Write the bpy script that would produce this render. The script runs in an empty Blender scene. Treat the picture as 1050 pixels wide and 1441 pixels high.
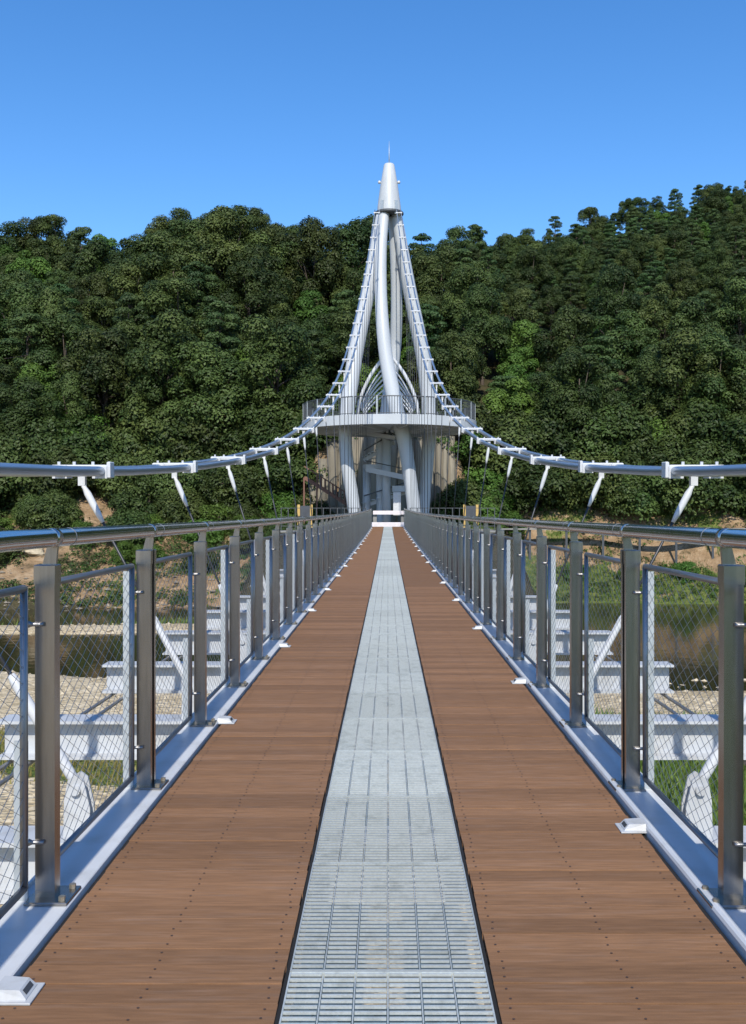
import bpy, math, random
import numpy as np
from mathutils import Vector, Matrix

random.seed(7)
rng = np.random.default_rng(11)
R = math.radians
SC = bpy.context.scene
COL = SC.collection
H, F = 1.5, 1360.0                       # eye height above the deck, focal length in photo pixels
VX, VY = 546.0, 714.0                    # where the bridge axis meets the photo

# ------------------------------------------------------------------ camera
cam = bpy.data.cameras.new('camera')
cam_o = bpy.data.objects.new('camera', cam)
COL.objects.link(cam_o)
cam_o.location = (0, 0, H)
cam_o.rotation_euler = (R(90), 0, 0)
cam.sensor_fit = 'HORIZONTAL'
cam.sensor_width = 36.0
cam.lens = F / 1050 * 36
cam.shift_x = -21 / 1050
cam.shift_y = -6.5 / 1050
cam.clip_start = 0.05
cam.clip_end = 3000
SC.camera = cam_o

# ------------------------------------------------------------------ sky and sun (sun high behind the camera, a touch to the right)
SUN_EL, SUN_AZ = 43.0, 179.5             # azimuth clockwise from +Y
world = bpy.data.worlds.new('World')
SC.world = world
world.use_nodes = True
wn = world.node_tree
wn.nodes.clear()
w_out = wn.nodes.new('ShaderNodeOutputWorld')
w_bg = wn.nodes.new('ShaderNodeBackground')
w_sky = wn.nodes.new('ShaderNodeTexSky')
w_sky.sky_type = 'NISHITA'
w_sky.sun_disc = False
w_sky.sun_elevation = R(SUN_EL)
w_sky.sun_rotation = R(SUN_AZ)
w_sky.altitude = 200
w_sky.air_density = 1.0
w_sky.dust_density = 0.35
w_sky.ozone_density = 2.6
w_hsv = wn.nodes.new('ShaderNodeHueSaturation')
w_hsv.inputs['Hue'].default_value = 0.505
w_hsv.inputs['Saturation'].default_value = 1.3
wn.links.new(w_sky.outputs[0], w_hsv.inputs['Color'])
wn.links.new(w_hsv.outputs[0], w_bg.inputs['Color'])
wn.links.new(w_bg.outputs[0], w_out.inputs['Surface'])
w_bg.inputs['Strength'].default_value = 0.15

sun = bpy.data.lights.new('sun', 'SUN')
sun.energy = 3.7
sun.angle = R(0.5)
sun.color = (1.0, 0.95, 0.85)
sun_o = bpy.data.objects.new('sun', sun)
COL.objects.link(sun_o)
sd = Vector((math.sin(R(SUN_AZ)) * math.cos(R(SUN_EL)), math.cos(R(SUN_AZ)) * math.cos(R(SUN_EL)), math.sin(R(SUN_EL))))
sun_o.rotation_euler = sd.to_track_quat('Z', 'Y').to_euler()
sun_o.location = (20, -60, 60)

SC.view_settings.view_transform = 'Standard'
SC.view_settings.look = 'None'
SC.view_settings.exposure = 0.48
SC.view_settings.gamma = 1.0
SC.view_settings.use_curve_mapping = False
SC.cycles.use_denoising = True
SC.cycles.max_bounces = 8
SC.cycles.transparent_max_bounces = 8

# ------------------------------------------------------------------ materials
def mat(name, color, rough=0.6, metal=0.0, var=0.0, vscale=5.0, bump=0.0, bscale=20.0, stretch=(1, 1, 1), objvar=0.0, dirt=None, dscale=1.5, spec=None):
    m = bpy.data.materials.new(name)
    m.use_nodes = True
    nt = m.node_tree
    N, L = nt.nodes, nt.links
    b = N['Principled BSDF']
    b.inputs['Roughness'].default_value = rough
    b.inputs['Metallic'].default_value = metal
    if spec is not None:
        b.inputs['Specular IOR Level'].default_value = spec
    tc = N.new('ShaderNodeTexCoord')
    mp = N.new('ShaderNodeMapping')
    mp.inputs['Scale'].default_value = stretch
    if objvar:
        oi0 = N.new('ShaderNodeObjectInfo'); sc_ = N.new('ShaderNodeMath'); sc_.operation = 'MULTIPLY'; sc_.inputs[1].default_value = 53.0
        L.new(oi0.outputs['Random'], sc_.inputs[0])
        va = N.new('ShaderNodeVectorMath'); va.operation = 'ADD'
        L.new(tc.outputs['Object'], va.inputs[0]); L.new(sc_.outputs[0], va.inputs[1]); L.new(va.outputs[0], mp.inputs['Vector'])
    else:
        L.new(tc.outputs['Object'], mp.inputs['Vector'])
    rgb = N.new('ShaderNodeRGB')
    rgb.outputs[0].default_value = (*color, 1)
    cur = rgb.outputs[0]
    if dirt is not None:
        n = N.new('ShaderNodeTexNoise'); n.inputs['Scale'].default_value = dscale; n.inputs['Detail'].default_value = 7; n.inputs['Roughness'].default_value = 0.65
        L.new(mp.outputs[0], n.inputs['Vector'])
        r = N.new('ShaderNodeMapRange'); r.inputs['From Min'].default_value = 0.5; r.inputs['From Max'].default_value = 0.75
        L.new(n.outputs['Fac'], r.inputs['Value'])
        mx = N.new('ShaderNodeMixRGB'); mx.inputs['Color2'].default_value = (*dirt, 1)
        L.new(r.outputs[0], mx.inputs['Fac']); L.new(cur, mx.inputs['Color1'])
        cur = mx.outputs[0]
    if var or objvar:
        n = N.new('ShaderNodeTexNoise'); n.inputs['Scale'].default_value = vscale; n.inputs['Detail'].default_value = 6
        L.new(mp.outputs[0], n.inputs['Vector'])
        a = N.new('ShaderNodeMapRange'); a.inputs['From Min'].default_value = 0.3; a.inputs['From Max'].default_value = 0.7
        a.inputs['To Min'].default_value = 1 - var; a.inputs['To Max'].default_value = 1 + var
        L.new(n.outputs['Fac'], a.inputs['Value'])
        v = a.outputs[0]
        if objvar:
            oi = N.new('ShaderNodeObjectInfo')
            o = N.new('ShaderNodeMapRange'); o.inputs['To Min'].default_value = 1 - objvar; o.inputs['To Max'].default_value = 1 + objvar
            L.new(oi.outputs['Random'], o.inputs['Value'])
            mu = N.new('ShaderNodeMath'); mu.operation = 'MULTIPLY'
            L.new(v, mu.inputs[0]); L.new(o.outputs[0], mu.inputs[1]); v = mu.outputs[0]
        hs = N.new('ShaderNodeHueSaturation')
        L.new(v, hs.inputs['Value']); L.new(cur, hs.inputs['Color'])
        cur = hs.outputs[0]
    L.new(cur, b.inputs['Base Color'])
    if bump:
        n = N.new('ShaderNodeTexNoise'); n.inputs['Scale'].default_value = bscale; n.inputs['Detail'].default_value = 5
        L.new(mp.outputs[0], n.inputs['Vector'])
        bp = N.new('ShaderNodeBump'); bp.inputs['Strength'].default_value = bump; bp.inputs['Distance'].default_value = 0.02
        L.new(n.outputs['Fac'], bp.inputs['Height']); L.new(bp.outputs[0], b.inputs['Normal'])
    return m

M = {}
M['plank'] = mat('composite_plank', (0.204, 0.107, 0.0535), 0.8, spec=0.22, var=0.17, vscale=6, stretch=(1.2, 14, 1), bump=0.12, bscale=30, objvar=0.17, dirt=(0.225, 0.134, 0.084), dscale=2.2)
M['beam'] = mat('grey_white_beam', (0.44, 0.455, 0.475), 0.45, var=0.08, vscale=3, dirt=(0.34, 0.335, 0.32), dscale=5, objvar=0.05)
M['grating'] = mat('galvanised_grating', (0.40, 0.43, 0.425), 0.5, metal=0.2, var=0.10, vscale=90, dirt=(0.27, 0.295, 0.29), dscale=10, objvar=0.10)
M['white'] = mat('white_paint', (0.54, 0.55, 0.565), 0.38, var=0.05, vscale=3, dirt=(0.43, 0.43, 0.42), dscale=4)
M['tower'] = mat('tower_paint', (0.46, 0.48, 0.50), 0.42, var=0.05, vscale=0.6, dirt=(0.38, 0.40, 0.415), dscale=0.7, stretch=(1, 1, 0.25))
M['stainless'] = mat('brushed_stainless', (0.36, 0.335, 0.305), 0.27, metal=1.0, var=0.10, vscale=8, stretch=(8, 8, 0.6), objvar=0.06)
M['polished'] = mat('polished_handrail', (0.50, 0.50, 0.50), 0.16, metal=1.0, var=0.04, vscale=4)
M['galv'] = mat('galvanised_bar', (0.44, 0.475, 0.495), 0.5, metal=0.45, var=0.12, vscale=10)
M['tube'] = mat('frame_tube', (0.27, 0.27, 0.275), 0.42, metal=0.85, var=0.05)
M['cable'] = mat('cable_wrap', (0.32, 0.37, 0.43), 0.28, metal=0.75, var=0.06, vscale=3)
M['rod'] = mat('dark_rod', (0.035, 0.036, 0.04), 0.4, metal=0.4)
M['wire'] = mat('wire_net', (0.5, 0.5, 0.5), 0.4, metal=0.8)
M['black'] = mat('black_rubber', (0.012, 0.012, 0.013), 0.8)
M['screw'] = mat('screw_head', (0.085, 0.052, 0.038), 0.6, metal=0.3)
M['bolt'] = mat('bolt_brass', (0.42, 0.36, 0.27), 0.45, metal=0.8)
M['darkrail'] = mat('dark_railing', (0.075, 0.08, 0.085), 0.5, metal=0.3)
M['concrete'] = mat('concrete', (0.22, 0.215, 0.20), 0.85, var=0.12, vscale=2, bump=0.3, bscale=10, dirt=(0.3, 0.28, 0.25))
M['pinkstep'] = mat('step_edge', (0.66, 0.60, 0.60), 0.7, var=0.08)
M['rockwall'] = mat('rock_wall', (0.235, 0.205, 0.155), 0.9, var=0.22, vscale=1.2, stretch=(1, 1, 0.22), bump=0.6, bscale=3, dirt=(0.11, 0.10, 0.075), dscale=1.0, objvar=0.14)
M['redwood'] = mat('red_brown_stair', (0.16, 0.075, 0.05), 0.7, var=0.15)
M['yellow'] = mat('yellow_post', (0.50, 0.33, 0.10), 0.6, var=0.08)
M['board'] = mat('notice_panel', (0.055, 0.06, 0.07), 0.45, var=0.1)
M['bark'] = mat('bark', (0.085, 0.065, 0.05), 0.9, var=0.3, vscale=3, bump=0.5, bscale=8)
M['stone'] = mat('stone', (0.53, 0.44, 0.30), 0.9, var=0.25, vscale=3, bump=0.5, bscale=6, objvar=0.2)
M['lens'] = mat('lamp_lens', (0.05, 0.05, 0.055), 0.2)

def leaf_mat(name, c1, c2, trans=0.10):
    m = bpy.data.materials.new(name); m.use_nodes = True
    nt = m.node_tree; N, L = nt.nodes, nt.links
    N.clear()
    out = N.new('ShaderNodeOutputMaterial')
    at = N.new('ShaderNodeAttribute'); at.attribute_name = 'tint'
    mx = N.new('ShaderNodeMixRGB'); mx.inputs['Color1'].default_value = (*c1, 1); mx.inputs['Color2'].default_value = (*c2, 1)
    L.new(at.outputs['Fac'], mx.inputs['Fac'])
    oi = N.new('ShaderNodeObjectInfo')
    hs = N.new('ShaderNodeHueSaturation')
    r1 = N.new('ShaderNodeMapRange'); r1.inputs['To Min'].default_value = 0.478; r1.inputs['To Max'].default_value = 0.518
    r2 = N.new('ShaderNodeMapRange'); r2.inputs['To Min'].default_value = 0.70; r2.inputs['To Max'].default_value = 1.30
    mm = N.new('ShaderNodeMath'); mm.operation = 'MULTIPLY'; mm.inputs[1].default_value = 7.31
    fr = N.new('ShaderNodeMath'); fr.operation = 'FRACT'
    L.new(oi.outputs['Random'], mm.inputs[0]); L.new(mm.outputs[0], fr.inputs[0])
    L.new(oi.outputs['Random'], r1.inputs['Value']); L.new(fr.outputs[0], r2.inputs['Value'])
    L.new(r1.outputs[0], hs.inputs['Hue']); L.new(r2.outputs[0], hs.inputs['Value'])
    L.new(mx.outputs[0], hs.inputs['Color'])
    b = N.new('ShaderNodeBsdfPrincipled'); b.inputs['Roughness'].default_value = 0.5; b.inputs['Specular IOR Level'].default_value = 0.18
    t = N.new('ShaderNodeBsdfTranslucent')
    L.new(hs.outputs[0], b.inputs['Base Color']); L.new(hs.outputs[0], t.inputs['Color'])
    ms = N.new('ShaderNodeMixShader'); ms.inputs[0].default_value = trans
    L.new(b.outputs[0], ms.inputs[1]); L.new(t.outputs[0], ms.inputs[2]); L.new(ms.outputs[0], out.inputs['Surface'])
    return m
M['oak'] = leaf_mat('oak_leaf', (0.017, 0.034, 0.0085), (0.076, 0.105, 0.027))
M['pine'] = leaf_mat('pine_needle', (0.018, 0.042, 0.013), (0.070, 0.110, 0.033))
M['bright'] = leaf_mat('bright_leaf', (0.040, 0.085, 0.014), (0.085, 0.155, 0.028))
M['grassy'] = leaf_mat('grass_blade', (0.055, 0.095, 0.018), (0.145, 0.175, 0.045))
M['meadow'] = leaf_mat('meadow_blade', (0.09, 0.17, 0.03), (0.20, 0.29, 0.07))
M['dry'] = leaf_mat('dry_grass', (0.20, 0.19, 0.05), (0.33, 0.29, 0.10))

def ground_mat():
    m = bpy.data.materials.new('terrain'); m.use_nodes = True
    nt = m.node_tree; N, L = nt.nodes, nt.links
    b = N['Principled BSDF']; b.inputs['Roughness'].default_value = 0.95; b.inputs['Specular IOR Level'].default_value = 0.15
    geo = N.new('ShaderNodeNewGeometry')
    at = N.new('ShaderNodeVertexColor'); at.layer_name = 'zone'
    sp = N.new('ShaderNodeSeparateColor'); L.new(at.outputs['Color'], sp.inputs[0])
    def noise(s, d=6):
        n = N.new('ShaderNodeTexNoise'); n.inputs['Scale'].default_value = s; n.inputs['Detail'].default_value = d
        n.inputs['Roughness'].default_value = 0.62
        L.new(geo.outputs['Position'], n.inputs['Vector']); return n.outputs['Fac']
    def ramp(src, stops):
        r = N.new('ShaderNodeValToRGB'); L.new(src, r.inputs[0])
        e = r.color_ramp.elements
        while len(e) < len(stops): e.new(0.5)
        for i, (p, c) in enumerate(stops):
            e[i].position = p; e[i].color = (*c, 1)
        return r.outputs[0]
    vo = N.new('ShaderNodeTexVoronoi'); vo.inputs['Scale'].default_value = 5.0
    L.new(geo.outputs['Position'], vo.inputs['Vector'])
    vs = N.new('ShaderNodeSeparateColor'); L.new(vo.outputs['Color'], vs.inputs[0])
    grav1 = ramp(vs.outputs[0], [(0.0, (0.42, 0.335, 0.21)), (0.5, (0.56, 0.46, 0.305)), (1.0, (0.66, 0.56, 0.40))])
    grav2 = ramp(noise(0.35), [(0.35, (0.78, 0.74, 0.66)), (0.62, (1.0, 1.0, 1.0))])
    g = N.new('ShaderNodeMixRGB'); g.blend_type = 'MULTIPLY'; g.inputs['Fac'].default_value = 1
    L.new(grav1, g.inputs['Color1']); L.new(grav2, g.inputs['Color2'])
    grass = ramp(noise(1.6), [(0.3, (0.055, 0.085, 0.02)), (0.5, (0.10, 0.13, 0.03)), (0.7, (0.19, 0.19, 0.06))])
    soil = ramp(noise(0.8, 9), [(0.25, (0.12, 0.085, 0.05)), (0.5, (0.27, 0.18, 0.10)), (0.75, (0.42, 0.31, 0.20))])
    floor = ramp(noise(0.7), [(0.3, (0.030, 0.030, 0.014)), (0.7, (0.085, 0.070, 0.035))])
    def soft(ch):
        a = N.new('ShaderNodeMath'); a.operation = 'ADD'; L.new(ch, a.inputs[0])
        s = N.new('ShaderNodeMath'); s.operation = 'SUBTRACT'; L.new(noise(0.9), s.inputs[0]); s.inputs[1].default_value = 0.5
        L.new(s.outputs[0], a.inputs[1])
        r = N.new('ShaderNodeMapRange'); r.inputs['From Min'].default_value = 0.44; r.inputs['From Max'].default_value = 0.56
        L.new(a.outputs[0], r.inputs['Value']); return r.outputs[0]
    cur = floor
    for src, ch in ((g.outputs[0], sp.outputs[0]), (soil, sp.outputs[2]), (grass, sp.outputs[1])):
        mx = N.new('ShaderNodeMixRGB'); L.new(soft(ch), mx.inputs['Fac']); L.new(cur, mx.inputs['Color1']); L.new(src, mx.inputs['Color2'])
        cur = mx.outputs[0]
    L.new(cur, b.inputs['Base Color'])
    ad = N.new('ShaderNodeMath'); ad.operation = 'ADD'; L.new(noise(3, 8), ad.inputs[0]); L.new(vo.outputs['Distance'], ad.inputs[1])
    bp = N.new('ShaderNodeBump'); bp.inputs['Strength'].default_value = 0.9; bp.inputs['Distance'].default_value = 0.12
    L.new(ad.outputs[0], bp.inputs['Height']); L.new(bp.outputs[0], b.inputs['Normal'])
    return m
M['ground'] = ground_mat()

def water_mat():
    m = bpy.data.materials.new('river_water'); m.use_nodes = True
    nt = m.node_tree; N, L = nt.nodes, nt.links
    b = N['Principled BSDF']
    b.inputs['Base Color'].default_value = (0.030, 0.026, 0.012, 1)
    b.inputs['Roughness'].default_value = 0.06; b.inputs['IOR'].default_value = 1.33
    geo = N.new('ShaderNodeNewGeometry')
    n = N.new('ShaderNodeTexNoise'); n.inputs['Scale'].default_value = 1.3; n.inputs['Detail'].default_value = 4
    L.new(geo.outputs['Position'], n.inputs['Vector'])
    bp = N.new('ShaderNodeBump'); bp.inputs['Strength'].default_value = 0.12; bp.inputs['Distance'].default_value = 0.1
    L.new(n.outputs['Fac'], bp.inputs['Height']); L.new(bp.outputs[0], b.inputs['Normal'])
    return m
M['water'] = water_mat()

# ------------------------------------------------------------------ mesh helpers
class MB:
    def __init__(s): s.v, s.f, s.sm = [], [], []
    def add(s, vs, fs, smooth=False):
        n = len(s.v); s.v += [tuple(p) for p in vs]
        for f in fs: s.f.append(tuple(i + n for i in f)); s.sm.append(smooth)
        return s
    def box(s, x0, x1, y0, y1, z0, z1):
        vs = [(x, y, z) for z in (z0, z1) for y in (y0, y1) for x in (x0, x1)]
        return s.add(vs, [(0, 2, 3, 1), (4, 5, 7, 6), (0, 1, 5, 4), (2, 6, 7, 3), (0, 4, 6, 2), (1, 3, 7, 5)])
    def bbox(s, x0, x1, y0, y1, z0, z1, b):
        # box with chamfered upper edges
        vs = [(x0, y0, z0), (x1, y0, z0), (x1, y1, z0), (x0, y1, z0), (x0, y0, z1 - b), (x1, y0, z1 - b), (x1, y1, z1 - b), (x0, y1, z1 - b),
              (x0 + b, y0 + b, z1), (x1 - b, y0 + b, z1), (x1 - b, y1 - b, z1), (x0 + b, y1 - b, z1)]
        return s.add(vs, [(3, 2, 1, 0), (0, 1, 5, 4), (1, 2, 6, 5), (2, 3, 7, 6), (3, 0, 4, 7), (4, 5, 9, 8), (5, 6, 10, 9), (6, 7, 11, 10), (7, 4, 8, 11), (8, 9, 10, 11)])
    def tube(s, pts, rad, seg=10, cap=True, smooth=True):
        pts = [Vector(p) for p in pts]; n = len(pts)
        if not hasattr(rad, '__len__'): rad = [rad] * n
        vs, fs = [], []
        ref = None
        for i, p in enumerate(pts):
            t = (pts[min(i + 1, n - 1)] - pts[max(i - 1, 0)]).normalized()
            if ref is None:
                ref = Vector((0, 0, 1)) if abs(t.z) < 0.9 else Vector((1, 0, 0))
            a = t.cross(ref).normalized(); c = a.cross(t).normalized(); ref = c
            for k in range(seg):
                an = 2 * math.pi * k / seg
                vs.append(p + (a * math.cos(an) + c * math.sin(an)) * rad[i])
        for i in range(n - 1):
            for k in range(seg):
                k2 = (k + 1) % seg
                fs.append((i * seg + k, i * seg + k2, (i + 1) * seg + k2, (i + 1) * seg + k))
        s.add(vs, fs, smooth)
        if cap:
            m = len(s.v) - len(vs)
            s.f.append(tuple(m + k for k in reversed(range(seg)))); s.sm.append(False)
            s.f.append(tuple(m + (n - 1) * seg + k for k in range(seg))); s.sm.append(False)
        return s
    def bar(s, a, b, w, h):
        # rectangular bar from a to b, w across (horizontal), h the other way
        a, b = Vector(a), Vector(b); t = (b - a).normalized()
        up = Vector((0, 0, 1)) if abs(t.z) < 0.95 else Vector((0, 1, 0))
        sx = t.cross(up).normalized() * (w / 2); sz = sx.cross(t).normalized() * (h / 2)
        vs = [p + q for p in (a, b) for q in (-sx - sz, sx - sz, sx + sz, -sx + sz)]
        return s.add(vs, [(3, 2, 1, 0), (4, 5, 6, 7), (0, 1, 5, 4), (1, 2, 6, 5), (2, 3, 7, 6), (3, 0, 4, 7)])
    def sweep(s, prof, ys, dz, smooth=False):
        # closed (x, z) profile carried along y with heights dz(y)
        n = len(prof); vs, fs = [], []
        for y in ys:
            z0 = dz(y)
            vs += [(x, y, z + z0) for x, z in prof]
        for i in range(len(ys) - 1):
            for k in range(n):
                k2 = (k + 1) % n
                fs.append((i * n + k, (i + 1) * n + k, (i + 1) * n + k2, i * n + k2))
        fs.append(tuple(range(n))); fs.append(tuple((len(ys) - 1) * n + k for k in reversed(range(n))))
        return s.add(vs, fs, smooth)
    def lathe(s, prof, c, seg=32, smooth=True):
        n = len(prof); vs, fs = [], []
        for k in range(seg):
            a = 2 * math.pi * k / seg
            vs += [(c[0] + r * math.cos(a), c[1] + r * math.sin(a), c[2] + z) for r, z in prof]
        for k in range(seg):
            k2 = (k + 1) % seg
            for i in range(n - 1):
                fs.append((k * n + i, k2 * n + i, k2 * n + i + 1, k * n + i + 1))
        return s.add(vs, fs, smooth)
    def mesh(s, name, material):
        me = bpy.data.meshes.new(name)
        me.from_pydata(s.v, [], s.f)
        me.polygons.foreach_set('use_smooth', s.sm)
        me.materials.append(material)
        me.update()
        return me

def link(name, me, parent=None, loc=(0, 0, 0), rot=None, scale=None):
    o = bpy.data.objects.new(name, me)
    COL.objects.link(o)
    if parent is not None: o.parent = parent
    o.location = loc
    if rot: o.rotation_euler = rot
    if scale: o.scale = scale
    return o
def build(name, mb, m, parent=None, loc=(0, 0, 0)):
    return link(name, mb.mesh(name, m), parent, loc)
def tag(o, label=None, cat=None, group=None, kind=None):
    if label: o['label'] = label
    if cat: o['category'] = cat
    if group: o['group'] = group
    if kind: o['kind'] = kind
    return o
def empty(name, loc=(0, 0, 0)):
    o = bpy.data.objects.new(name, None); COL.objects.link(o); o.location = loc; o.empty_display_size = 0.3
    return o
ORD = ['nearest', 'second', 'third', 'fourth', 'fifth', 'sixth', 'seventh', 'eighth', 'ninth', 'tenth', 'eleventh', 'twelfth', 'thirteenth', 'fourteenth', 'fifteenth',
       'sixteenth', 'seventeenth', 'eighteenth', 'nineteenth', 'twentieth', 'twenty-first', 'twenty-second', 'twenty-third', 'twenty-fourth', 'twenty-fifth'] + [a + b for a in ('twenty-', 'thirty-', 'forty-', 'fifty-', 'sixty-', 'seventy-') for b in ('first', 'second', 'third', 'fourth', 'fifth', 'sixth', 'seventh', 'eighth', 'ninth')][5:]
def px(u, v, Y):
    return Vector(((u - VX) * Y / F, Y, H + (VY - v) * Y / F))
def smooth_pts(P, n=6):
    # Catmull-Rom through rows of numbers
    P = np.array(P, float); out = []
    Q = np.vstack([2 * P[0] - P[1], P, 2 * P[-1] - P[-2]])
    for i in range(1, len(Q) - 2):
        for k in range(n):
            t = k / n
            out.append(0.5 * (2 * Q[i] + (Q[i + 1] - Q[i - 1]) * t + (2 * Q[i - 1] - 5 * Q[i] + 4 * Q[i + 1] - Q[i + 2]) * t * t + (3 * Q[i] - Q[i - 1] - 3 * Q[i + 1] + Q[i + 2]) * t ** 3))
    out.append(P[-1])
    return np.array(out)

# ------------------------------------------------------------------ terrain
WATER = -6.5
SKY_U = np.array([-40, 0, 60, 130, 190, 250, 300, 340, 400, 440, 480, 520, 580, 640, 700, 760, 800, 850, 900, 950, 1000, 1050, 1100])
SKY_V = np.array([352, 348, 322, 326, 338, 310, 296, 298, 312, 330, 340, 346, 350, 336, 334, 328, 314, 300, 290, 280, 270, 258, 250])
def ridge_y(u):
    return np.interp(u, [0.02, 0.10, 0.37, 0.6], [150, 165, 232, 250])
def ridge_h(u):
    v = np.interp(u * F + VX, SKY_U, SKY_V)
    return H + (VY - v) * ridge_y(u) / F - np.interp(u, [0.03, 0.12], [9.0, 5.2])
PL = np.array([(-400, 14), (-170, 14), (-90, -3), (-70, -6.0), (28, -6.05), (45.5, -6.3), (48.0, -7.1), (60, -7.1), (62.2, -6.32), (65.4, -6.3), (67, -7.1), (75, -7.1), (77.5, -6.2), (83, -3.4), (89, 0.3), (96, 4)])
PR = np.array([(-400, 14), (-170, 14), (-90, -3), (-70, -6.0), (24, -5.9), (37, -6.25), (41.5, -6.42), (43, -7.1), (79, -7.1), (81.3, -6.2), (85.5, -4.4), (90, -1.2), (96, 4)])
def vnoise(x, y, s, seed=0):
    x = np.asarray(x) / s + seed * 17.3; y = np.asarray(y) / s - seed * 9.1
    xi, yi = np.floor(x), np.floor(y); fx, fy = x - xi, y - yi
    fx = fx * fx * (3 - 2 * fx); fy = fy * fy * (3 - 2 * fy)
    def h(a, b): return np.modf(np.abs(np.sin(a * 127.1 + b * 311.7 + seed) * 43758.5453))[0]
    return (h(xi, yi) * (1 - fx) + h(xi + 1, yi) * fx) * (1 - fy) + (h(xi, yi + 1) * (1 - fx) + h(xi + 1, yi + 1) * fx) * fy
def sstep(a, b, x):
    t = np.clip((x - a) / (b - a), 0, 1); return t * t * (3 - 2 * t)
def ground_z(x, y):
    x = np.asarray(x, float); y = np.asarray(y, float)
    wob = (vnoise(x, y, 9, 1) - 0.5) * 3.0
    yy = y + wob * sstep(30, 40, y) * (1 - sstep(90, 96, y))
    s = sstep(-4, 4, x)
    z = np.interp(yy, PL[:, 0], PL[:, 1]) * (1 - s) + np.interp(yy, PR[:, 0], PR[:, 1]) * s
    u = x / np.maximum(y, 60.0)
    yr, hr = ridge_y(u), ridge_h(u)
    t = (y - 96) / (yr - 96)
    hill = 4 + (hr - 4) * np.clip(t, 0, 1) ** 0.92 - np.maximum(t - 1, 0) * (yr - 96) * 0.30
    hill = np.maximum(hill, 6)
    z = np.where(y > 96, hill, z)
    z = z + (vnoise(x, y, 5, 3) - 0.5) * 0.9 * sstep(80, 92, y) + (vnoise(x, y, 14, 4) - 0.5) * 0.3 * (1 - sstep(40, 47, y))
    # landing pad and the cutting behind it
    w = (1 - sstep(9.0, 12.5, np.abs(x))) * sstep(69.5, 74.2, y) * (1 - sstep(90.5, 92.0, y))
    z = z * (1 - w) + (-0.45) * w
    w2 = (1 - sstep(6.0, 9.0, np.abs(x))) * sstep(90.8, 92.2, y) * (1 - sstep(97, 106, y))
    z = np.maximum(z, z * (1 - w2) + 7.6 * w2)
    return z

def axis(parts):
    a = []
    for lo, hi, st in parts: a += list(np.arange(lo, hi, st))
    return np.array(a + [parts[-1][1]])
gx = axis([(-700, -140, 40), (-140, -50, 3), (-50, 50, 0.9), (50, 140, 3), (140, 700, 40)])
gy = axis([(-400, -90, 20), (-90, 10, 5), (10, 70, 1.0), (70, 100, 0.7), (100, 260, 3), (260, 900, 40)])
GX, GY = np.meshgrid(gx, gy)
GZ = ground_z(GX, GY)
nx, ny = len(gx), len(gy)
co = np.stack([GX, GY, GZ], -1).reshape(-1, 3)
idx = np.arange(nx * ny).reshape(ny, nx)
quads = np.stack([idx[:-1, :-1], idx[:-1, 1:], idx[1:, 1:], idx[1:, :-1]], -1).reshape(-1, 4)
def np_mesh(name, co, faces, material, smooth=False):
    k = faces.shape[1]
    me = bpy.data.meshes.new(name)
    me.vertices.add(len(co)); me.vertices.foreach_set('co', np.asarray(co, np.float32).ravel())
    me.loops.add(faces.size); me.loops.foreach_set('vertex_index', faces.astype(np.int32).ravel())
    me.polygons.add(len(faces))
    me.polygons.foreach_set('loop_start', np.arange(0, faces.size, k, dtype=np.int32))
    me.polygons.foreach_set('loop_total', np.full(len(faces), k, np.int32))
    me.polygons.foreach_set('use_smooth', np.full(len(faces), smooth))
    me.materials.append(material)
    me.update(calc_edges=True)
    return me
def zones(x, y, z):
    grav = (1 - sstep(66, 69, y)) * 1.0
    # right bank meadow and the left dry strip
    n = (vnoise(x, y, 6, 7) - 0.5) * 5
    meadow = sstep(4, 6, x) * (1 - sstep(33, 36.5, y + n * 0.5))
    strip = (1 - sstep(-6, -5, x)) * sstep(26, 28, y + n * 0.4) * (1 - sstep(32.5, 34, y + n * 0.4))
    strip2 = (1 - sstep(-6, -5, x)) * sstep(17, 19, y + n) * (1 - sstep(22, 24, y + n)) * 0.55
    tuft = (1 - sstep(-10, -8, x)) * sstep(64.5, 65.5, y) * (1 - sstep(66, 67, y))
    bank = sstep(76, 78, y) * (1 - sstep(95, 100, y))
    bn = vnoise(x, y, 7, 9) * 0.6 + vnoise(x, y, 2.5, 10) * 0.4
    low = 1 - sstep(-4.6, -3.2, z + (bn - 0.5) * 2)
    right = sstep(-2, 4, x)
    bg = bank * np.clip(right * low * 0.62 + (bn > 0.56) * 0.5, 0, 1)
    grass = np.clip(np.maximum.reduce([meadow, strip, strip2, tuft, bg]), 0, 1)
    soil = np.clip(bank * (0.35 + 0.75 * bn), 0, 1)
    return grav, grass, soil
me = np_mesh('terrain', co, quads, M['ground'], True)
zg, zgr, zs = zones(co[:, 0], co[:, 1], co[:, 2])
zc = np.ones((len(co), 4), np.float32); zc[:, 0] = zg; zc[:, 1] = zgr; zc[:, 2] = zs
ca = me.color_attributes.new('zone', 'FLOAT_COLOR', 'POINT'); ca.data.foreach_set('color', zc.ravel())
tag(link('ground', me), 'river flats, gravel bars and wooded hillside', kind='structure')
wv = np.array([(-300, 20, WATER), (300, 20, WATER), (300, 95, WATER), (-300, 95, WATER)], float)
tag(link('river', np_mesh('river', wv, np.array([[0, 1, 2, 3]]), M['water'])), 'dark river water below the far bank', kind='structure')

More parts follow.
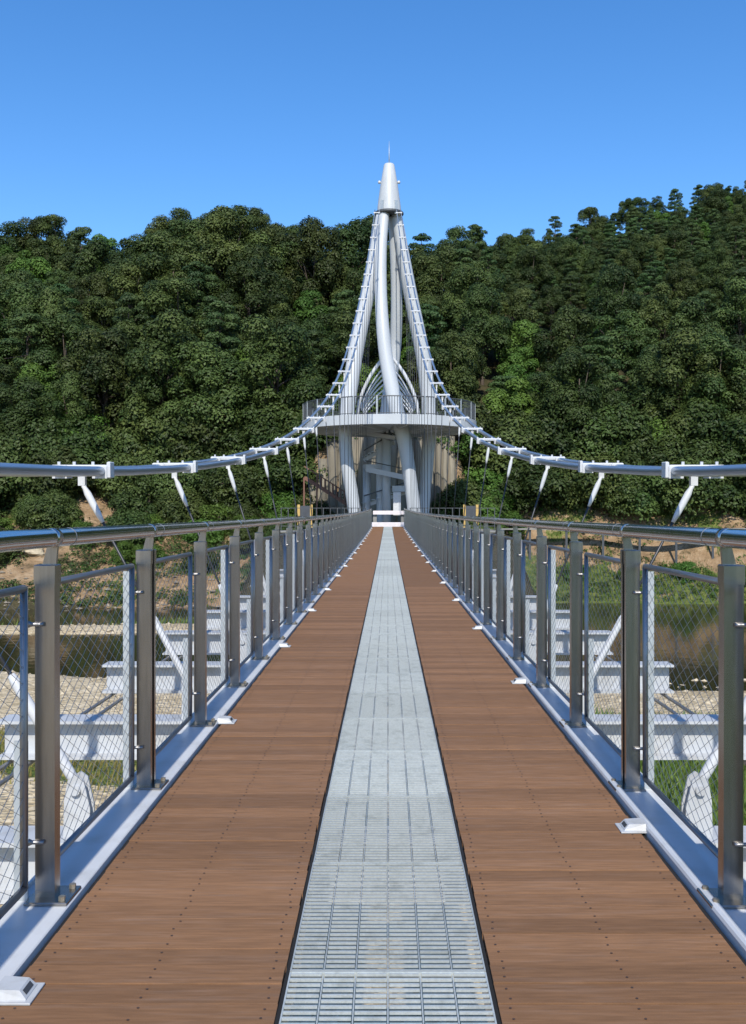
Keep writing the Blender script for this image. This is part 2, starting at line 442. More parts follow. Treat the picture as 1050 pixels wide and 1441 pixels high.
# ------------------------------------------------------------------ the bridge deck
def dz(y):
    return -0.13 * (1 - ((y - 38) / 37.0) ** 2) + 0.018 if y > 3 else 0.0
D0, D1 = -2.0, 74.6
deck = empty('bridge_deck', (0, 0, 0))
tag(deck, 'long footbridge deck of brown planks with a steel grating strip down the middle', 'bridge deck')
PITCH = 0.12
pm = {}
for s in (-1, 1):
    mb = MB(); x0, x1 = (0.334, 1.168) if s > 0 else (-1.168, -0.334)
    mb.bbox(x0, x1, -0.0588, 0.0588, -0.03, 0, 0.0006)
    pm[s] = mb.mesh('plank', M['plank'])
    far = MB(); scr = MB(); n = 0; y = 1.3
    while y < D1:
        z = dz(y) + random.uniform(-0.002, 0.002)
        if n < 150:
            link('plank', pm[s], deck, (random.uniform(-.003, .003), y, z), (random.uniform(-.006, .006), 0, random.uniform(-.0012, .0012)))
        else:
            far.bbox(x0, x1, y - 0.0588, y + 0.0588, z - 0.03, z, 0.0006)
        if n < 90:
            for xx in (0.372, 0.755, 1.125):
                for yo in (-0.03, 0.03):
                    jx, jy = random.uniform(-.008, .008), random.uniform(-.006, .006)
                    c = [(s * xx + jx + 0.0048 * math.cos(a), y + yo + jy + 0.0048 * math.sin(a), z + 0.0025) for a in [k * math.pi / 3 for k in range(6)]]
                    scr.add(c, [tuple(range(6))])
        n += 1; y += PITCH
    tag(build('plank', far, M['plank'], deck), kind='stuff')
    tag(build('screw', scr, M['screw'], deck), kind='stuff')
# grating panels
PAN = 0.962
g = MB()
nb = 29
edges = [-0.312] + [k * 0.104 for k in range(-2, 3)] + [0.312]
for i in range(nb):
    yb = 0.012 + i * (PAN - 0.024) / (nb - 1)
    for a_, b_ in zip(edges[:-1], edges[1:]):
        g.box(a_ + (0.0045 if a_ > -0.3 else 0), b_ - (0.0045 if b_ < 0.3 else 0), yb - 0.0042, yb + 0.0042, -0.008, 0)
for k in range(-2, 3):
    g.box(k * 0.104 - 0.002, k * 0.104 + 0.002, 0.012, PAN - 0.012, -0.012, -0.0055)
for sx in (-1, 1):
    g.box(sx * 0.3145 - 0.0025, sx * 0.3145 + 0.0025, 0.004, PAN - 0.004, -0.03, 0.0006)
g.box(-0.311, 0.311, 0.003, 0.0085, -0.03, 0.0022)
g.box(-0.311, 0.311, PAN - 0.0075, PAN - 0.003, -0.03, 0.0022)
gm = g.mesh('grating_panel', M['grating'])
y = 3.123 - 3 * PAN
while y < D1 - 0.4:
    link('grating_panel', gm, deck, (0, y, dz(y + .5) + random.uniform(-.001, .001)))
    y += PAN
ys = list(np.arange(D0, D1, 1.5)) + [D1]
# stringers below the boards, black joint strips
for xs in (-1.08, -0.38, 0.38, 1.08):
    mb = MB().sweep([(xs - 0.05, -0.2), (xs + 0.05, -0.2), (xs + 0.05, -0.034), (xs - 0.05, -0.034)], ys, dz)
    build('stringer', mb, M['white'], deck)
for xs, w in ((-1.18, 0.011), (-0.3245, 0.0075), (0.3245, 0.0075), (1.18, 0.011)):
    mb = MB().sweep([(xs - w, -0.033), (xs + w, -0.033), (xs + w, -0.012), (xs - w, -0.012)], ys, dz)
    build('joint_strip', mb, M['black'], deck)
# white kerbs with a rounded inner lip
for s in (-1, 1):
    pr = [(1.193, -0.10), (1.193, 0.022), (1.198, 0.033), (1.208, 0.040), (1.220, 0.040), (1.230, 0.033), (1.236, 0.020), (1.395, 0.020), (1.398, 0.034), (1.412, 0.034), (1.415, 0.02), (1.415, -0.10)]
    if s < 0:
        pr = [(1.188, -0.10), (1.188, 0.016), (1.192, 0.020), (1.395, 0.020), (1.398, 0.034), (1.412, 0.034), (1.415, 0.02), (1.415, -0.10)]
        pr = [(-x, z) for x, z in reversed(pr)]
    pr = pr[::-1]
    build('kerb', MB().sweep(pr, ys, dz), M['white'], deck)
# floor beams with hanger gussets
BEAM_Y = [8.28 + 3.0 * k for k in range(-2, 22)]
bm = MB(); L_ = 3.3
bm.box(-L_, L_, -0.14, 0.14, -0.30, -0.275)
bm.box(-L_ + .02, L_ - .02, -0.008, 0.008, -0.575, -0.30)
bm.box(-L_, L_, -0.14, 0.14, -0.60, -0.575)
for sx in (-1, 1):
    for xx in (1.69,):
        bm.box(sx * xx - .006, sx * xx + .006, -0.12, -0.008, -0.575, -0.30)
beam_me = bm.mesh('floor_beam', M['beam'])
gs = MB()
out = [(-0.07, -0.275), (0.075, -0.275), (0.075, -0.12), (0.04, 0.03), (0.0, 0.06), (-0.045, 0.03), (-0.065, -0.08)]
for yy in (-0.045, 0.03):
    n = len(out); vs = [(x, yy, z) for x, z in out] + [(x, yy + 0.015, z) for x, z in out]
    gs.add(vs, [tuple(range(n)), tuple(reversed(range(n, 2 * n)))] + [(i, i + n, (i + 1) % n + n, (i + 1) % n) for i in range(n)])
gs.tube([(0.0, -0.07, -0.02), (0.0, 0.07, -0.02)], 0.028, 10)
gus_me = gs.mesh('gusset_plate', M['beam'])
for yb in BEAM_Y:
    b = link('floor_beam', beam_me, deck, (0, yb, dz(yb)))
    for s in (-1, 1):
        link('gusset_plate', gus_me, b, (s * 1.69, 0, 0), None, (-s, 1, 1))
# twin wind cables below the beam ends
for s, side in ((-1, 'left'), (1, 'right')):
    w = empty('wind_cable', (s * 3.1, 5, -0.65))
    tag(w, f'thin twin steel wind cables under the outer beam ends on the {side}', 'cable')
    for xx in (3.02, 3.20):
        build('strand', MB().tube([(s * xx - s * 3.1, yy - 5, dz(yy) + 0.02) for yy in np.arange(0, 72, 3.0)], 0.019, 8), M['tube'], w)

# ------------------------------------------------------------------ railings
POST_H = 1.28; XP = 1.292
def cap_block(mb, x0, x1, y0, y1, z): mb.bbox(x0, x1, y0, y1, z, z + 0.018, 0.004)
# single post: tall box with a shallow recessed front, twin post: two boxes with a slot
def post_mesh(twin):
    mb = MB()
    if twin:
        mb.box(-0.037, 0.037, -0.055, -0.022, 0.02, POST_H); mb.box(-0.037, 0.037, 0.018, 0.05, 0.02, POST_H)
    else:
        mb.box(-0.037, 0.037, -0.03, 0.03, 0.02, POST_H)
    return mb.mesh('post', M['stainless'])
post_me = {t: post_mesh(t) for t in (False, True)}
def caps_mesh(twin):
    mb = MB()
    for y0, y1 in (((-0.060, -0.018), (0.014, 0.054)) if twin else ((-0.034, 0.034),)):
        mb.bbox(-0.040, 0.040, y0, y1, POST_H - 0.07, POST_H + 0.004, 0.004)
    return mb.mesh('cap', M['stainless'])
cap_me = {t: caps_mesh(t) for t in (False, True)}
bp = MB(); bp.bbox(-0.06, 0.10, -0.085, 0.085, 0.0215, 0.032, 0.003)
foot_me = bp.mesh('base_plate', M['stainless'])
bo = MB()
bo.tube([(0, 0, 0.0), (0, 0, 0.018)], 0.013, 6, smooth=False)
bolt_me = bo.mesh('bolt', M['bolt'])
def bracket_mesh():
    # inclined plate rising from the post to the handrail (towards -x = inward for the right side)
    prof = [(0.030, POST_H - 0.05), (-0.030, POST_H - 0.05), (-0.042, 1.362), (-0.004, 1.362)]
    vs = [(x, -0.008, z) for x, z in prof] + [(x, 0.008, z) for x, z in prof]
    mb = MB().add(vs, [(0, 1, 2, 3), (7, 6, 5, 4), (0, 4, 5, 1), (1, 5, 6, 2), (2, 6, 7, 3), (3, 7, 4, 0)])
    return mb.mesh('bracket', M['stainless'])
bracket_me = bracket_mesh()
PL_, PZ0, PZ1 = 1.36, 0.09, 1.20
fr = MB()
r_ = 0.0145
fr.tube([(0, 0.03, PZ0), (0, PL_ - .03, PZ0)], r_, 10); fr.tube([(0, 0.03, PZ1), (0, PL_ - .03, PZ1)], r_, 10)
fr.tube([(0, 0.03, PZ0), (0, 0.03, PZ1)], r_, 10); fr.tube([(0, PL_ - .03, PZ0), (0, PL_ - .03, PZ1)], r_, 10)
frame_me = fr.mesh('panel_frame', M['tube'])
net = MB()
sl, cw = 0.53, 0.115
for sg in (1, -1):
    c = -3.0
    while c < 4.0:
        # z = PZ0 + sg*sl*(y-c), clip to the panel
        pts = []
        ya, yb2 = 0.03, PL_ - 0.03
        f = lambda yy: PZ0 + sg * sl * (yy - c)
        inv = lambda zz: c + (zz - PZ0) / (sg * sl)
        lo, hi = sorted((inv(PZ0), inv(PZ1)))
        a, b = max(ya, lo), min(yb2, hi)
        if b - a > 0.01:
            net.tube([(0.002 * sg, a, f(a)), (0.002 * sg, b, f(b))], 0.0013, 3, cap=False)
        c += cw
net_me = net.mesh('wire_net', M['wire'])
lug = MB()
lug.tube([(0.0, 0.0, 0), (0.02, 0, 0), (0.045, 0.0, 0), (0.058, 0, 0)], [0.008, 0.008, 0.008, 0.014], 8)
lug_me = lug.mesh('lug', M['tube'])
def flat_bar(h):
    mb = MB(); mb.box(-0.026, 0.026, -0.004, 0.004, -0.1, h)
    k = 0.1
    while k < h - 0.05:
        mb.box(-0.006, 0.006, -0.0062, -0.0041, k, k + 0.012); k += 0.1
    return mb.mesh('stiffener_bar', M['galv'])
bar_me = {0: flat_bar(0.62), 1: flat_bar(1.17)}
for s, side, off in ((-1, 'left', 3.67), (1, 'right', 3.645)):
    rail = empty('bridge_railing', (s * XP, off, 0))
    tag(rail, f'stainless steel railing with wire net panels along the {side} edge of the deck', 'railing')
    base = Vector((s * XP, off, 0))
    Yp = [off + 1.5 * k for k in range(-2, 48) if off + 1.5 * k < D1]
    for k, yp in enumerate(Yp):
        k0 = k - 2; twin = (k0 % 4 == 1)
        z = dz(yp)
        p = link('post', post_me[twin], rail, Vector((s * XP, yp, z)) - base, (random.gauss(0, .0025), random.gauss(0, .002), random.gauss(0, .012)))
        link('cap', cap_me[twin], p)
        link('base_plate', foot_me, p, (0, 0, 0), None, (-s, 1, 1))
        for by in (-0.06, 0.06):
            link('bolt', bolt_me, p, (-s * 0.075, by, 0.03))
        link('bracket', bracket_me, p, (0, 0, 0), None, (s, 1, 1))
        for zz in (0.24, 1.06):
            link('lug', lug_me, p, (0, -0.062 if twin else -0.036, zz), None, (s, 1, 1))
        br = link('stiffener_bar', bar_me[k0 % 2], rail, Vector((s * 1.382, yp - 0.03, z)) - base)
        if k + 1 < len(Yp):
            tilt = math.atan2(dz(yp + 1.5) - z, 1.5)
            pn = link('net_panel', frame_me, rail, Vector((s * 1.345, yp + 0.07, z)) - base, (tilt, 0, 0))
            link('wire_net', net_me, pn)
    hy = list(np.arange(0.2, D1, 1.0)) + [D1]
    build('handrail', MB().tube([(s * 1.268 - base.x, yy - off, dz(yy) + 1.385) for yy in hy], 0.036, 16), M['polished'], rail)
    jm = MB().tube([(0, -0.028, 0), (0, 0.028, 0)], 0.0372, 16).mesh('joint_sleeve', M['polished'])
    sm = MB().tube([(0, -0.003, 0), (0, 0.003, 0)], 0.0370, 16).mesh('joint_sleeve', M['tube'])
    for yp in Yp:
        if yp > 0.4: link('joint_sleeve', jm, rail, Vector((s * 1.268, yp - 0.03, dz(yp) + 1.385)) - base)
        link('joint_sleeve', sm, rail, Vector((s * 1.268, yp + 0.16, dz(yp + .16) + 1.385)) - base)

# ------------------------------------------------------------------ deck edge lights
def light_parts():
    hs = MB()
    vs = [(0, -0.085, 0.002), (0.135, -0.085, 0.002), (0.135, 0.085, 0.002), (0, 0.085, 0.002), (0.0, -0.07, 0.012), (0.135, -0.085, 0.012), (0.135, 0.085, 0.012), (0.0, 0.07, 0.012),
          (0.03, -0.06, 0.045), (0.135, -0.065, 0.05), (0.135, 0.065, 0.05), (0.03, 0.06, 0.045)]
    hs.add(vs, [(3, 2, 1, 0), (0, 1, 5, 4), (1, 2, 6, 5), (2, 3, 7, 6), (3, 0, 4, 7), (4, 5, 9, 8), (5, 6, 10, 9), (6, 7, 11, 10), (7, 4, 8, 11), (8, 9, 10, 11)])
    hs.bbox(-0.025, 0.135, -0.095, 0.095, 0.0, 0.008, 0.002)
    ln = MB().add([(0.006, -0.045, 0.0205), (0.006, 0.045, 0.0205), (0.022, 0.045, 0.0385), (0.022, -0.045, 0.0385)], [(3, 2, 1, 0)])
    return hs.mesh('housing', M['beam']), ln.mesh('lens', M['lens'])
hm, lm = light_parts()
for s, side, y0, st in ((-1, 'left', 2.97, 3.86), (1, 'right', 4.52, 3.9)):
    for k in range(18):
        yy = y0 + k * st
        t = empty('deck_light', (s * 1.095, yy, dz(yy) + 0.0025))
        tag(t, f'small white deck light on planks by the {side} kerb, {ORD[k]} from the camera', 'deck light', f'deck lights along the {side} kerb')
        link('housing', hm, t, (0, 0, 0), None, (s * .74, .68, .74)); link('lens', lm, t, (0, 0, 0), None, (s * .74, .68, .74))

# ------------------------------------------------------------------ main cables with clamps and hangers
CZ0, CC, CH0 = 3.8, 0.00432, 1.72
def cable_h(y): return CH0 + CC * (y - CZ0) ** 2
CY = [-20, 3.8, 8.28, 11.28, 14.28, 17.28, 20.28, 23.28, 26.28, 32.28, 38.28, 44.28, 52, 60, 68, 78.5]
CX = [2.78, 2.72, 2.62, 2.49, 2.36, 2.22, 2.12, 2.03, 1.96, 1.82, 1.73, 1.67, 1.56, 1.38, 1.16, 0.86]
def cable_x(y): return float(np.interp(y, CY, CX))
hw = 0.17
for s, side in ((-1, 'left'), (1, 'right')):
    c0 = Vector((s * 2.0, 5, 1.6))
    cab = empty('main_cable', c0)
    tag(cab, f'twin grey suspension cables with white clamps and hangers on the {side} side', 'suspension cable')
    cys = smooth_pts([(yy, cable_x(yy)) for yy in np.arange(-15, 79, 3.0)], 2)
    for q in (-1, 1):
        build('cable', MB().tube([Vector((s * (xx + q * hw), yy, cable_h(yy))) - c0 for yy, xx in cys], 0.042, 12), M['cable'], cab)
    cm = MB()
    cm.bbox(-0.25, 0.25, -0.05, 0.05, 0.012, 0.058, 0.01)
    for q in (-1, 1):
        cm.bbox(q * hw - 0.062, q * hw + 0.062, -0.075, 0.075, -0.058, 0.058, 0.015)
    cm.bbox(-0.258, -0.228, -0.06, 0.06, -0.05, 0.082, 0.006)
    for xx in (-0.24, -0.1, 0.06, 0.19):
        cm.tube([(xx, -0.02, 0.05), (xx, -0.02, 0.085)], 0.014, 6, smooth=False)
    cm.bbox(-0.03, 0.03, -0.025, 0.025, -0.12, 0.0, 0.004)
    clamp_me = cm.mesh('clamp', M['white'])
    for k in range(-2, 24):
        yc = 8.28 + 3 * k
        if yc < 1: continue
        xx, hh = cable_x(yc), cable_h(yc)
        sl_ = math.atan(2 * CC * (yc - CZ0))
        link('clamp', clamp_me, cab, Vector((s * xx, yc, hh)) - c0, (sl_, 0, 0), (s, 1, 1))
        if k <= 20:
            top = Vector((s * xx, yc, hh - 0.10)); bot = Vector((s * 1.69, yc, dz(yc) - 0.02))
            d = (bot - top); ln = d.length; d.normalize()
            hg = build('hanger', MB().tube([top - c0, bot - c0], 0.012, 8), M['rod'], cab)
            up = MB()
            up.tube([top + d * 0.0 - c0, top + d * 0.05 - c0, top + d * 0.10 - c0, top + d * 0.2 - c0, top + d * 0.3 - c0, top + d * 0.38 - c0], [0.02, 0.02, 0.03, 0.03, 0.025, 0.016], 10)
            build('upper_socket', up, M['white'], hg)
            lo = min(0.72, ln * 0.4)
            dn = MB(); dn.tube([bot - d * lo - c0, bot - d * (lo - .06) - c0, bot - d * 0.1 - c0, bot - c0], [0.02, 0.03, 0.03, 0.026], 10)
            build('lower_socket', dn, M['white'], hg)

# ------------------------------------------------------------------ the tower
TY = 80.0
tb = Vector((0.1, TY, -0.45))
tower = empty('bridge_tower', tb)
tag(tower, 'tall white spindle shaped bridge tower with bowed legs, cone top and round viewing platform', 'tower')
def leg(rows):
    # rows: photo u, v, distance, radius
    P = smooth_pts([(*px(u, v, Y), r) for u, v, Y, r in rows], 6)
    return MB().tube([Vector(p[:3]) - tb for p in P], [p[3] for p in P], 20)
LEGS = [
    [(537, 301, 79.8, .44), (529, 350, 79.5, .52), (520, 400, 79.2, .56), (510, 450, 78.8, .6), (500, 500, 78.3, .62), (493, 545, 77.8, .62), (488, 585, 77.5, .60), (486, 615, 77.4, .54), (489, 655, 77.3, .52), (496, 700, 77.3, .52), (503, 748, 77.3, .52)],
    [(558, 301, 80.2, .44), (566, 350, 80.5, .52), (575, 400, 80.8, .56), (585, 450, 81.2, .6), (595, 500, 81.7, .62), (601, 545, 82.2, .62), (604, 585, 82.5, .60), (604, 615, 82.6, .56), (601, 655, 82.6, .54), (597, 700, 82.6, .54), (593, 748, 82.6, .54)],
    [(541, 301, 79.5, .40), (537, 345, 78.8, .44), (536, 400, 78.2, .48), (538, 450, 77.6, .52), (543, 500, 77.2, .55), (552, 548, 77, .60), (560, 585, 77, .60), (569, 620, 77, .58), (576, 665, 77, .54), (582, 710, 77, .54), (586, 752, 77, .54)],
    [(553, 299, 80.7, .44), (556, 345, 81.2, .46), (558, 400, 81.8, .48), (558, 450, 82.4, .50), (556, 490, 83, .52), (550, 535, 83, .55), (543, 585, 83, .55), (538, 620, 83, .5), (537, 670, 83, .48), (538, 745, 83, .48)],
]
for i, rows in enumerate(LEGS):
    build('leg', leg(rows), M['tower'], tower)
def at(u, v, Y=TY): return px(u, v, Y) - tb
# cone top
zr = at(546, 299).z; zt = at(546, 231).z; cx = 0.0
cone = build('cone_top', MB().lathe([(0.99, zr - 0.02), (0.99, zr + 0.02), (0.965, zr + 0.5), (0.72, zr + 2.3), (0.44, zt - 0.10), (0.38, zt), (0.0, zt + 0.03)], (cx, 0, 0), 40), M['tower'], tower)
build('collar', MB().lathe([(0.3, zr - 0.22), (1.15, zr - 0.22), (1.2, zr - 0.17), (1.2, zr - 0.05), (1.15, zr), (0.3, zr), (0.3, zr - 0.22)], (cx, 0, 0), 36, smooth=False), M['darkrail'], tower)
for a in (-125, -55, 35, 145):
    ca_, sa_ = math.cos(R(a)), math.sin(R(a))
    mb = MB(); mb.box(-0.14, 0.14, -0.05, 0.05, -0.35, 0.75)
    o = build('anchor_plate', mb, M['galv'], tower, (cx + ca_ * 1.0, sa_ * 1.0, zr)); o.rotation_euler = (0, 0, R(a + 90))
for sx in (-1, 1):
    zz = at(546, 257).z
    mb = MB(); mb.tube([(sx * 0.45, 0, zz), (sx * 0.72, -0.1, zz)], 0.05, 8); mb.lathe([(0, -0.13), (0.11, -0.1), (0.13, 0.04), (0.06, 0.12), (0, 0.13)], (sx * 0.80, -0.12, zz), 12)
    build('lamp', mb, M['white'], tower)
build('lightning_rod', MB().tube([(cx, 0, zt), (cx, 0, zt + 0.9), (cx, 0, zt + 1.9)], [0.045, 0.032, 0.012], 8), M['galv'], tower)
# viewing platform
pz1, pz0, PR_ = 8.55 + 0.45, 7.80 + 0.45, 7.2
pl = build('platform', MB().lathe([(0, pz0 + 0.2), (6.2, pz0 + 0.2), (6.6, pz0 - 0.0), (PR_, pz0), (PR_, pz1), (PR_ - 0.25, pz1), (PR_ - 0.3, pz1 - 0.1), (0, pz1 - 0.1)], (0, 0, 0), 72, smooth=False), M['tower'], tower)
for k in range(12):
    a = k * math.pi / 6 + 0.2
    build('radial_beam', MB().bar((0.8 * math.cos(a), 0.8 * math.sin(a), pz0 + 0.08), (6.5 * math.cos(a), 6.5 * math.sin(a), pz0 + 0.08), 0.2, 0.3), M['tower'], pl)
rr = PR_ - 0.12
ring = lambda z, r: MB().tube([(rr * math.cos(a), rr * math.sin(a), z) for a in np.linspace(0, 2 * math.pi, 73)], r, 8)
for zz, r in ((pz1 + 1.38, 0.04), (pz1 + 0.1, 0.025)):
    build('guard_rail', ring(zz, r), M['darkrail'], tower)
pk = MB()
for k in range(216):
    a = 2 * math.pi * k / 216
    pk.tube([(rr * math.cos(a), rr * math.sin(a), pz1), (rr * math.cos(a), rr * math.sin(a), pz1 + 1.37)], 0.022, 4, cap=False)
tag(build('picket', pk, M['darkrail'], tower), kind='stuff')
pom = MB().bbox(-0.045, 0.045, -0.045, 0.045, 0, 1.42, 0.01).mesh('guard_post', M['galv'])
for k in range(24):
    a = 2 * math.pi * (k + .5) / 24
    link('guard_post', pom, tower, (rr * math.cos(a), rr * math.sin(a), pz1), (0, 0, a))
# pointed rib canopy over the stair head
for s in (-1, 1):
    arc = smooth_pts([at(546 + s * 43, 588, 79.5), at(546 + s * 41.5, 572, 79.5), at(546 + s * 35, 550, 79.5), at(546 + s * 23, 526, 79.5), at(546 + s * 9, 507, 79.5), at(546, 500, 79.5)], 5)
    build('canopy_arch', MB().tube([Vector(p) for p in arc], 0.14, 12), M['white'], tower)
    for j in range(6):
        Y = 80.0 + 0.5 * j
        P = smooth_pts([at(546 + s * (39 - 1.2 * j), 574 + 2.0 * j, Y), at(546 + s * (30 - .6 * j), 553 + 4.5 * j, Y), at(546 + s * (18 - .3 * j), 532 + 6.5 * j, Y), at(546 + s * 5, 516 + 8 * j, Y)], 5)
        build('canopy_rib', MB().tube([Vector(p) for p in P], 0.07, 8), M['white'], tower)
# stair core under the platform
sc_y = 1.6
build('core_column', MB().tube([at(544, 602, 82), at(544, 750, 82)], 0.36, 16), M['tower'], tower)
build('core_column', MB().tube([at(516, 655, 83), at(516, 750, 83)], 0.34, 12), M['tower'], tower)
def slab(u0, v0, u1, v1, Y, w, h, m='tower', nm='stair_flight'):
    a, b = at(u0, v0, Y), at(u1, v1, Y)
    build(nm, MB().bar(a, b, w, h), M[m], tower)
slab(506, 608, 556, 617, 81.5, 1.6, 0.3)
slab(514, 660, 580, 674, 80.6, 0.35, 0.42)
slab(556, 622, 512, 648, 83, 0.2, 0.3)
slab(556, 622, 512, 648, 84.4, 0.2, 0.3)
slab(580, 690, 512, 712, 83, 0.2, 0.3)
slab(580, 690, 512, 712, 84.4, 0.2, 0.3)
slab(512, 657, 536, 657, 83.5, 2.0, 0.35, 'tower', 'landing')
slab(552, 688, 584, 688, 82.5, 2.0, 0.5, 'tower', 'landing')
slab(553, 612, 600, 603, 84, 1.6, 0.3, 'tower', 'landing')
for k in range(11):
    t = k / 10
    u = 556 + (512 - 556) * t; v = 622 + (648 - 622) * t - 4
    a = at(u, v, 83)
    build('tread', MB().box(a.x - 0.13, a.x + 0.13, a.y - 0.75, a.y + 0.75, a.z, a.z + 0.05), M['galv'], tower)
    u = 580 + (512 - 580) * t; v = 690 + (712 - 690) * t - 4
    a = at(u, v, 83)
    build('tread', MB().box(a.x - 0.16, a.x + 0.16, a.y - 0.75, a.y + 0.75, a.z, a.z + 0.05), M['galv'], tower)
build('stair_rail', MB().tube([at(556, 608, 82.2), at(512, 634, 82.2)], 0.05, 8), M['darkrail'], tower)
build('stair_rail', MB().tube([at(514, 648, 80.6), at(580, 662, 80.6)], 0.04, 8), M['darkrail'], tower)
build('stair_rail', MB().tube([at(580, 676, 82.2), at(512, 698, 82.2)], 0.05, 8), M['darkrail'], tower)
build('machine_box', MB().bbox(0.0, 0.62, -0.3, 0.3, 0, 1.9, 0.02), M['white'], tower, tuple(at(553.5, 725, 79.5)))

# landing at the far end
ab = empty('landing_slab', (0, 75, -0.45))
tag(ab, 'pale concrete landing with steps where the bridge meets the tower', 'landing')
build('slab', MB().bbox(-8.6, 8.6, 0.02, 13, -0.6, 0.12, 0.02), M['concrete'], ab)
build('step_edge', MB().bbox(-1.35, 1.45, 0.35, 0.75, 0.42, 0.78, 0.02), M['pinkstep'], ab)
build('step_edge', MB().bbox(-1.2, 1.5, 2.6, 3.6, 1.38, 1.68, 0.02), M['pinkstep'], ab)
for xx in (-1.05, 1.2):
    build('step_support', MB().box(xx - .15, xx + .15, 2.8, 3.4, 0.12, 1.38), M['concrete'], ab)
for s, side in ((-1, 'left'), (1, 'right')):
    lr = empty('landing_railing', (s * 5, 75.6, -0.33))
    tag(lr, f'dark picket railing on the landing edge {side} of the bridge end', 'railing')
    n = 0
    for k in range(13):
        x = s * (1.75 + k * 0.55) - s * 5
        build('post' , MB().box(x - .03, x + .03, -.03, .03, 0, 1.75), M['darkrail'], lr)
    a, b = s * 1.7 - s * 5, s * 8.4 - s * 5
    for zz in (0.35, 1.05, 1.75):
        build('rail', MB().box(min(a, b), max(a, b), -.025, .025, zz, zz + .05), M['darkrail'], lr)
    nbd = empty('notice_board', (s * 6.55, 76.4, -0.33))
    tag(nbd, f'small dark board between two yellow posts, {side} of the bridge end', 'notice board', 'boards beside the bridge end')
    for xx in (-0.5, 0.5):
        build('post', MB().bbox(xx - 0.1, xx + 0.1, -0.09, 0.09, 0, 2.05, 0.01), M['yellow'], nbd)
    build('panel', MB().bbox(-0.39, 0.39, -0.05, 0.05, 0.75, 1.95, 0.01), M['board'], nbd)

# cut rock wall behind the tower: ribs standing side by side, uneven tops
wl = empty('retaining_wall', (0, 91, -0.5))
tag(wl, 'tan ribbed rock wall cut into the hillside behind the tower base', 'retaining wall')
x = -7.4
while x < 6.2:
    w = random.uniform(0.5, 1.1)
    edge = min(1.0, (7.8 - abs(x)) / 2.2)
    hgt = (8.7 + random.uniform(-0.15, 0.15)) * (0.45 + 0.55 * max(0.0, edge))
    y0 = random.uniform(-0.08, 0.08)
    mb = MB(); zs_ = np.linspace(-1.0, hgt, 7); ring_ = []
    for zi in zs_:
        jx, jy = random.uniform(-.06, .06), random.uniform(-.05, .05) + 0.12 * zi / 8
        mb.v += [(x + jx, y0 + jy + 0.1, zi), (x + jx + w * 0.3, y0 + jy - 0.12, zi), (x + jx + w * .75, y0 + jy - 0.1, zi), (x + w + jx, y0 + jy + 0.12, zi), (x + w + jx, y0 + 1.4, zi), (x + jx, y0 + 1.4, zi)]
    for i in range(6):
        for k in range(6):
            mb.f.append((i * 6 + k, i * 6 + (k + 1) % 6, (i + 1) * 6 + (k + 1) % 6, (i + 1) * 6 + k)); mb.sm.append(False)
    mb.f.append(tuple(36 + k for k in range(6))); mb.sm.append(False)
    build('rock_rib', mb, M['rockwall'], wl)
    x += w

# red-brown timber stair on the left
st = empty('timber_stair', (-5.5, 86, -0.3))
tag(st, 'red brown timber stair descending the bank left of the tower', 'stair')
so = Vector((-5.5, 86, -0.3))
P0, P1, P2 = px(428, 672, 86) - so, px(446, 683, 86) - so, px(490, 711, 86) - so
for yy in (0, 1.2):
    o = Vector((0, yy, 0))
    build('stringer', MB().bar(P0 + o, P1 + o, 0.12, 0.3), M['redwood'], st); build('stringer', MB().bar(P1 + o, P2 + o, 0.12, 0.3), M['redwood'], st)
    u = Vector((0, 0, 1.0))
    build('handrail', MB().bar(P0 + o + u, P1 + o + u, 0.08, 0.1), M['redwood'], st); build('handrail', MB().bar(P1 + o + u, P2 + o + u, 0.08, 0.1), M['redwood'], st)
    for k in range(9):
        p = P1.lerp(P2, k / 8) + o
        build('baluster', MB().box(p.x - .04, p.x + .04, p.y - .04, p.y + .04, p.z, p.z + 1.0), M['redwood'], st)
for k in range(14):
    p = P1.lerp(P2, k / 13)
    build('tread', MB().box(p.x - .13, p.x + .13, p.y + .05, p.y + 1.15, p.z + .1, p.z + .15), M['redwood'], st)
for p in (P0, P1):
    build('stilt', MB().box(p.x - .07, p.x + .07, p.y - .07, p.y + .07, p.z - 5.0, p.z), M['redwood'], st)

# boardwalk on the right bank
bw = empty('boardwalk', (20, 87.5, -0.4))
tag(bw, 'grey narrow boardwalk on posts along the far right bank', 'boardwalk')
build('walkway', MB().bbox(-11.5, 28, -0.6, 0.6, -0.12, 0.0, 0.02), M['concrete'], bw)
for k in range(12):
    x = -10.5 + k * 3.3
    build('stilt', MB().box(x - .1, x + .1, -.4, -.3, -5.5, -0.12), M['darkrail'], bw)

